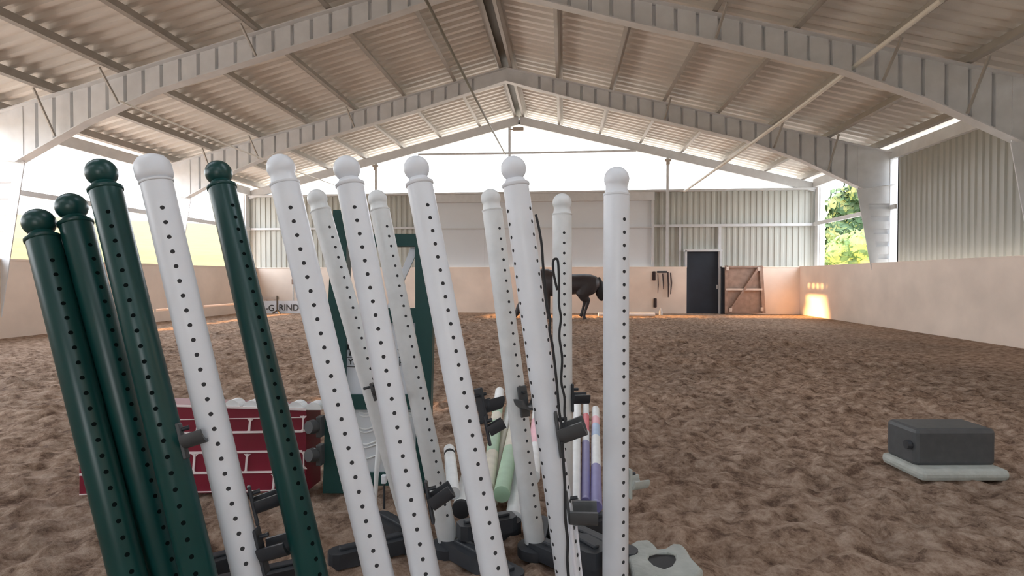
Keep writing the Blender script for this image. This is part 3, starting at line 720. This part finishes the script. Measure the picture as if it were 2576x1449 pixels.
# rack with straps
a = bp_(1653, 684, .05); b = bp_(1678, 684, .05); t = thing('wall_rack', 'dark bar rack fixed to the back kickboard, straps hanging below', 'rack', (a + b) / 2)
mb = MB(); mb.bar(a, b, .05, .07, ch=.01); mb.build('bar', M['black'], t)
for u in (.15, .85):
    p = a.lerp(b, u); mb = MB(); mb.bar(p, p + Vector((0, .12, 0)), .03, .03); mb.build('bracket', M['black'], t)
for pts, r, lb in (([(1680, 684), (1682, 715), (1681, 748)], .035, 'longest dark strap beside the rack bar'), ([(1687, 686), (1689, 712), (1687, 740)], .03, 'dark strap outermost from the rack bar'), ([(1667, 688), (1669, 712), (1669, 728)], .026, 'short thin strap in the middle of the rack'), ([(1655, 690), (1656, 716), (1655, 738)], .022, 'thin strap at the rack end by the hinges')):
    mb = MB(); mb.tube([bp_(x, y, .06) for x, y in pts], [r * .8, r, r * .5], 8); tag(mb.build('hanging_strap', M['halter'], smooth=True), lb, 'strap', 'straps hanging at the back kickboard')
# wooden gate panel leaning on the wall
t = thing('gate_panel', 'brown wooden braced gate panel leaning at the back wall beside the black door', 'gate', bp_(1873, 786, .3))
def gp(x, y, o=0): return bp_(x, y, .22 + o)
def gbar(name, x0, y0, x1, y1, w, m='wood', o=0):
    mb = MB(); mb.bar(gp(x0, y0, o), gp(x1, y1, o), .07, w, up=(0, 0, 1) if abs(x1 - x0) > abs(y1 - y0) * .3 else (1, 0, 0)); return mb.build(name, M[m], t)
mb = MB(); mb.add([gp(1825, 670, -.05), gp(1915, 670, -.05), gp(1919, 787, -.05), gp(1826, 787, -.05), gp(1825, 670, -.09), gp(1915, 670, -.09), gp(1919, 787, -.09), gp(1826, 787, -.09)], [(0, 3, 2, 1), (4, 5, 6, 7), (0, 1, 5, 4), (1, 2, 6, 5), (2, 3, 7, 6), (3, 0, 4, 7)]); mb.build('board', M['wood'], t)
gbar('upright', 1827, 668, 1827, 787, .10); gbar('upright', 1914, 668, 1921, 787, .12)
gbar('top_rail', 1827, 671, 1916, 671, .07); gbar('middle_rail', 1826, 728, 1917, 728, .07, 'pine', .02)
gbar('brace', 1837, 782, 1908, 674, .08, 'wood', .03)
for x, y in ((1909, 677), (1838, 779), (1917, 778), (1830, 676)):
    mb = MB(); mb.box(gp(x, y, .06), (.10, .04, .14), ch=.01); mb.build('timber_end', M['pine'], t)
mb = MB(); a = bp_(1819, 668, .05); mb.box((a.x, a.y, .88), (.14, .12, 1.76), ch=.01); tag(mb.build('door_post', M['door']), 'dark post between the black door and the wooden gate panel', 'post')
# white pole on the floor
a = atZ(1505, 791, .07); b = atZ(1647, 791, .07); mb = MB(); mb.tube([a, b], .065, 14); tag(mb.build('floor_pole', M['white'], smooth=True), 'white pole lying on the sand along the back kickboard by the horse', 'pole')
# small white bottle-like stub at wall foot
p = atZ(1662, 792, .0); mb = MB(); mb.lathe([(.07, 0), (.07, .12), (.03, .2), (.03, .26)], p, (0, 0, 1), 14); tag(mb.build('post_stub', M['trim'], smooth=True), 'short pale post stub at the foot of the wall under the straps', 'post')
# sign board lying against the far corner
YS = 20.9
t = thing('sign_board', 'long white board with dark lettering, lying at the back wall corner', 'sign', atY(680, 792, YS))
mb = MB(); mb.prism([[atY(x, y, YS) for x, y in ((579, 757), (800, 757), (800, 789), (579, 795))]], (0, .06, 0)); sg = mb.build('board', M['panel'], t)
Rb = Matrix(((1, 0, 0), (0, 0, -1), (0, 1, 0)))
p0 = atY(668, 782, YS - .01)
o = text('-G', (668, 781), 1, .34, sg, M['cup'], rotm=Rb, ext=.004); o.matrix_local = Matrix.Translation(p0 - parent_loc(sg) ) @ Rb.to_4x4()
p0 = atY(701, 781, YS - .01)
o = text('RIND', (700, 781), 1, .34, sg, M['cup'], rotm=Rb, ext=.004); o.matrix_local = Matrix.Translation(p0 - parent_loc(sg)) @ Rb.to_4x4()
q = atY(698, 792, YS - .2); t = thing('sign_prop', 'thin dark prop with splayed feet in front of the white lettered board', 'prop', (q.x, q.y, 0))
mb = MB(); mb.bar((q.x, q.y, .1), (q.x, q.y, .68), .05, .05); mb.build('upright', M['bark'], t)
for s in (-1, 1): mb = MB(); mb.bar((q.x, q.y, .12), (q.x + s * .16, q.y - .1, .0), .05, .05); mb.build('foot', M['bark'], t)
p = atY(738, 757, D - .3); t = thing('marker_stake', 'thin white stake with a brown top behind the lettered board', 'stake', (p.x, p.y, 0))
zz = atY(739, 702, D - .3).z
mb = MB(); mb.tube([(p.x, p.y, 0), (p.x, p.y, zz - .2)], .03, 10); mb.build('shaft', M['white_worn'], t)
mb = MB(); mb.box((p.x, p.y, zz - .1), (.12, .08, .22), ch=.02); mb.build('head', M['wood'], t)
a = atY(662, 752, D - .35); b = atY(700, 752, D - .35); mb = MB(); mb.bar((a.x, a.y, .55), (b.x, b.y, .55), .12, .10); mb.bar((a.x + .1, a.y, .0), (a.x + .1, a.y, .52), .1, .1); mb.bar((b.x - .1, b.y, .0), (b.x - .1, b.y, .52), .1, .1)
tag(mb.build('small_trestle', M['pine']), 'small pale trestle just behind the lettered board', 'trestle')

# ------------------------------------------------------------------ horse
YH = 18.6
def hp(x, y, dy=0): return atY(x, y, YH + dy)
gz0 = 0
t = thing('horse', 'dark bay horse turned away from the stands, head lowered, beside the back wall', 'animal', (hp(1430, 803).x, YH, 0))
S = F / hp(1430, 740).length if False else 1420 / (FW.dot(hp(1430, 740) - CAM))
mb = MB()
ux, uy, uz = Vector((1, 0, 0)), Vector((0, 1, 0)), Vector((0, 0, 1))
def ring(x, yt, yb, w): # vertical body slice at pixel x
    a = hp(x, yt); b = hp(x, yb); return ((a + b) / 2, w, (a - b).length / 2, uy, uz)
mb.ellips([ring(1509, 708, 722, .06), ring(1506, 700, 728, .16), ring(1498, 694, 735, .25), ring(1485, 690, 738, .29), ring(1465, 689, 739, .30), ring(1440, 690, 741, .31), ring(1415, 688, 745, .32), ring(1395, 682, 746, .30), ring(1378, 676, 745, .27), ring(1362, 677, 741, .23), ring(1350, 684, 734, .17), ring(1344, 694, 724, .09)], 24)
def limb(pts, mbx=mb, n=12):
    """pts: (px, py, dy, radius across, radius fore-aft)"""
    P = [hp(p[0], p[1], p[2]) for p in pts]; rings = []
    for i, p in enumerate(P):
        tv = (P[min(i + 1, len(P) - 1)] - P[max(i - 1, 0)]).normalized(); u = uy - tv * uy.dot(tv); u.normalize(); v = tv.cross(u)
        rings.append((p, pts[i][3], pts[i][4], u, v))
    mbx.ellips(rings, n)
# neck and head, lowered
limb([(1366, 700, 0, .17, .34), (1350, 716, 0, .14, .27), (1335, 736, 0, .11, .21), (1322, 754, 0, .09, .17), (1314, 764, 0, .08, .13)])
limb([(1319, 757, 0, .07, .08), (1313, 764, 0, .10, .13), (1307, 775, 0, .095, .12), (1302, 784, 0, .075, .09), (1298, 792, 0, .06, .07), (1296, 797, 0, .05, .05)])
# near hind
limb([(1480, 712, -.14, .16, .34), (1473, 728, -.16, .15, .33), (1467, 742, -.17, .12, .24), (1471, 750, -.17, .085, .15), (1480, 757, -.17, .06, .085), (1478, 764, -.17, .05, .06), (1475, 774, -.17, .04, .05), (1471, 787, -.17, .038, .042), (1469, 794, -.17, .05, .055), (1470, 798, -.17, .045, .05), (1472, 803, -.17, .06, .07)])
# far hind, slightly ahead
limb([(1478, 712, .16, .14, .28), (1472, 730, .17, .12, .22), (1465, 744, .17, .09, .15), (1470, 754, .17, .06, .08), (1470, 764, .17, .045, .055), (1466, 778, .17, .038, .045), (1464, 788, .17, .05, .05), (1460, 796, .17, .06, .065)])
# fore legs
for dy, sx in ((-.14, 0), (.14, -6)):
    limb([(1372 + sx, 722, dy, .12, .18), (1376 + sx, 738, dy, .085, .12), (1379 + sx, 750, dy, .06, .075), (1380 + sx, 764, dy, .05, .06), (1380 + sx, 771, dy, .052, .058), (1381 + sx, 780, dy, .036, .042), (1381 + sx, 790, dy, .05, .052), (1379 + sx, 796, dy, .045, .05), (1377 + sx, 803, dy, .06, .07)])
for s in (-1, 1): limb([(1314, 762, s * .07, .04, .04), (1317, 752, s * .085, .045, .03), (1318, 744, s * .09, .012, .012)], n=8)
hb = mb.build('body', M['horse'], t, smooth=True)
rm = hb.modifiers.new('remesh', 'REMESH'); rm.mode = 'VOXEL'; rm.voxel_size = .018; rm.use_smooth_shade = True
sm = hb.modifiers.new('smooth', 'SMOOTH'); sm.factor = .6; sm.iterations = 4
ml = MB(); P = [(1504, 698), (1508, 712), (1509, 726), (1510, 738), (1512, 748), (1514, 757)]
limb([(x, y, 0, w * .8, w) for (x, y), w in zip(P, (.06, .12, .15, .15, .11, .03))], ml); ml.build('tail', M['hair'], t, smooth=True)
ml = MB(); limb([(1367, 677, 0, .03, .04), (1349, 694, 0, .04, .10), (1331, 722, 0, .04, .10), (1321, 745, 0, .04, .08), (1316, 758, 0, .03, .05)], ml); ml.build('mane', M['hair'], t, smooth=True)
for s in (-1, 1):
    ml = MB(); ml.sphere(hp(1309, 769, s * .085), .022, 12); ml.build('eye', M['ink'], t, smooth=True)

# ------------------------------------------------------------------ outside
mb = MB()
n = 48; vs = []; fs = []
gx = np.linspace(-300, 300, 61); gy = np.linspace(-120, 400, 53)
for y in gy:
    for x in gx:
        a = math.atan2(-(x), max(y, .1)); r = math.hypot(x, y)
        h = 0
        if y > 30 and x < -8: h = max(0, (r - 55)) * .115 * min(1, max(0, (y - 40) / 40))
        if y > 30 and x >= -8: h = max(0, (r - 80)) * .03
        vs.append((x, y, -.15 + min(h, 24)))
nx = len(gx)
for j in range(len(gy) - 1):
    for i in range(nx - 1): k = j * nx + i; fs.append((k, k + 1, k + nx + 1, k + nx))
mb.add(vs, fs)
mb.m = [1 if math.hypot(vs[f[0]][0], vs[f[0]][1]) > 46 else 0 for f in fs]
o = struct(mb.build('ground', [M['yard'], M['grass']], smooth=True))
def tree(x, y, h, r, z0, m, label, leaves=900, ls=.35, name='tree', shell=.0, cat='tree', group='trees outside the hall', blobs=None):
    t = thing(name, label, cat, (x, y, -.1), group)
    g = h_at(x, y)
    mb = MB(); mb.tube([(x, y, g), (x + .1, y, g + z0 * .7), (x, y + .1, g + z0 + (h - z0) * .6)], [.06 * h ** .6, .05 * h ** .6, .02], 10); mb.build('trunk', M['bark'], t, smooth=True)
    mb = MB(); rnd = random.Random(int(x * 13 + y * 7))
    blobs = blobs or [(rnd.uniform(-.5, .5) * r, rnd.uniform(-.5, .5) * r, z0 + (h - z0) * rnd.uniform(.2, .85), r * rnd.uniform(.45, .7)) for _ in range(9)]
    vs = []; fs = []
    for _ in range(leaves):
        bx, by, bz, br = rnd.choice(blobs)
        d = Vector((rnd.gauss(0, 1), rnd.gauss(0, 1), rnd.gauss(0, 1))).normalized() * br * rnd.uniform(.55, 1.05)
        c = Vector((x + bx, y + by, g + bz)) + d
        u = Vector((rnd.gauss(0, 1), rnd.gauss(0, 1), rnd.gauss(0, 1))).normalized(); v = u.orthogonal().normalized(); s = ls * rnd.uniform(.6, 1.2)
        k = len(vs); vs += [c - u * s, c + v * s * .5, c + u * s, c - v * s * .5]; fs.append((k, k + 1, k + 2, k + 3))
    mb.add(vs, fs)
    if shell:
        for bx, by, bz, br in blobs: mb.sphere((x + bx, y + by, g + bz), br * shell, 14)
    mb.build('crown', M[m], t)
def h_at(x, y):
    r = math.hypot(x, y)
    if y > 30 and x < -8: h = max(0, (r - 55)) * .115 * min(1, max(0, (y - 40) / 40))
    elif y > 30: h = max(0, (r - 80)) * .03
    else: h = 0
    return -.15 + min(h, 24)
# seen through the open bay beside the wooden gate
tree(17.0, 34, 4.2, 2.2, .3, 'leaf', 'bright green bush low in the open side bay near the wooden gate', 1800, .22, 'bush', .8, 'bush')
tree(19.6, 40, 8.5, 2.4, 1.5, 'leaf2', 'tree in the open bay, crown reaching the rail beside the corner post', 1700, .3, shell=.75)
tree(25.5, 45, 6.5, 3.2, 1.0, 'leaf', 'paler tree in the open bay behind the bright bush', 1500, .3, shell=.75)
tree(21.5, 60, 12.0, 3.2, 2.0, 'leaf2', 'tall distant tree showing above the open bay rail', 1200, .4, shell=.7)
# unseen pines added to block the low sun except through one gap
for yy, lb, n in ((13.1, 'unseen tall pine added to block the low sun, next to a gap in the row', 4), (6.6, 'unseen tall pine added to block the low sun, second from the gap', 5), (-.9, 'unseen tall pine added to block the low sun, third from the gap', 5), (-8.4, 'unseen tall pine added to block the low sun, at the end of the row', 5), (20.6, 'unseen tall pine added to block the low sun, on the far side of the gap', 3)):
    tree(-60, yy, 15.0, 3.0, 10.5, 'leaf2', lb, 1100, .35, name='sun_block_pine', shell=.97, blobs=[(0, (i - (n - 1) / 2) * 1.15, 12.85 + dz, 2.3 - abs(dz) * .6) for i in range(n) for dz in (-.9, .9)])

# ------------------------------------------------------------------ light
w = bpy.data.worlds.new('sky'); bpy.context.scene.world = w; w.use_nodes = True
nt = w.node_tree; bg = nt.nodes['Background']
tc = nt.nodes.new('ShaderNodeTexCoord'); sp = nt.nodes.new('ShaderNodeSeparateXYZ'); rp = nt.nodes.new('ShaderNodeValToRGB')
nt.links.new(tc.outputs['Generated'], sp.inputs['Vector']); nt.links.new(sp.outputs['Z'], rp.inputs['Fac']); nt.links.new(rp.outputs['Color'], bg.inputs['Color'])
e = rp.color_ramp.elements; e[0].position = 0; e[0].color = (.96, .97, 1.0, 1); e[1].position = .6; e[1].color = (.80, .89, 1.0, 1)
bg.inputs['Strength'].default_value = 3.6
sd = bpy.data.lights.new('sun', 'SUN'); sd.energy = 12.0; sd.angle = math.radians(.55); sd.color = (1, .52, .19)
so = bpy.data.objects.new('sun', sd); C.objects.link(so)
el = math.atan(TS); dirv = Vector((math.cos(el), .05, -math.sin(el)))
so.rotation_euler = dirv.to_track_quat('-Z', 'Y').to_euler(); so.location = (-40, 20, 12)

sc = bpy.context.scene
sc.view_settings.view_transform = 'Standard'; sc.view_settings.look = 'None'; sc.view_settings.gamma = 1; sc.view_settings.use_curve_mapping = False
sc.view_settings.exposure = 0.87
sc.cycles.use_denoising = True
sc.cycles.max_bounces = 10; sc.cycles.diffuse_bounces = 6
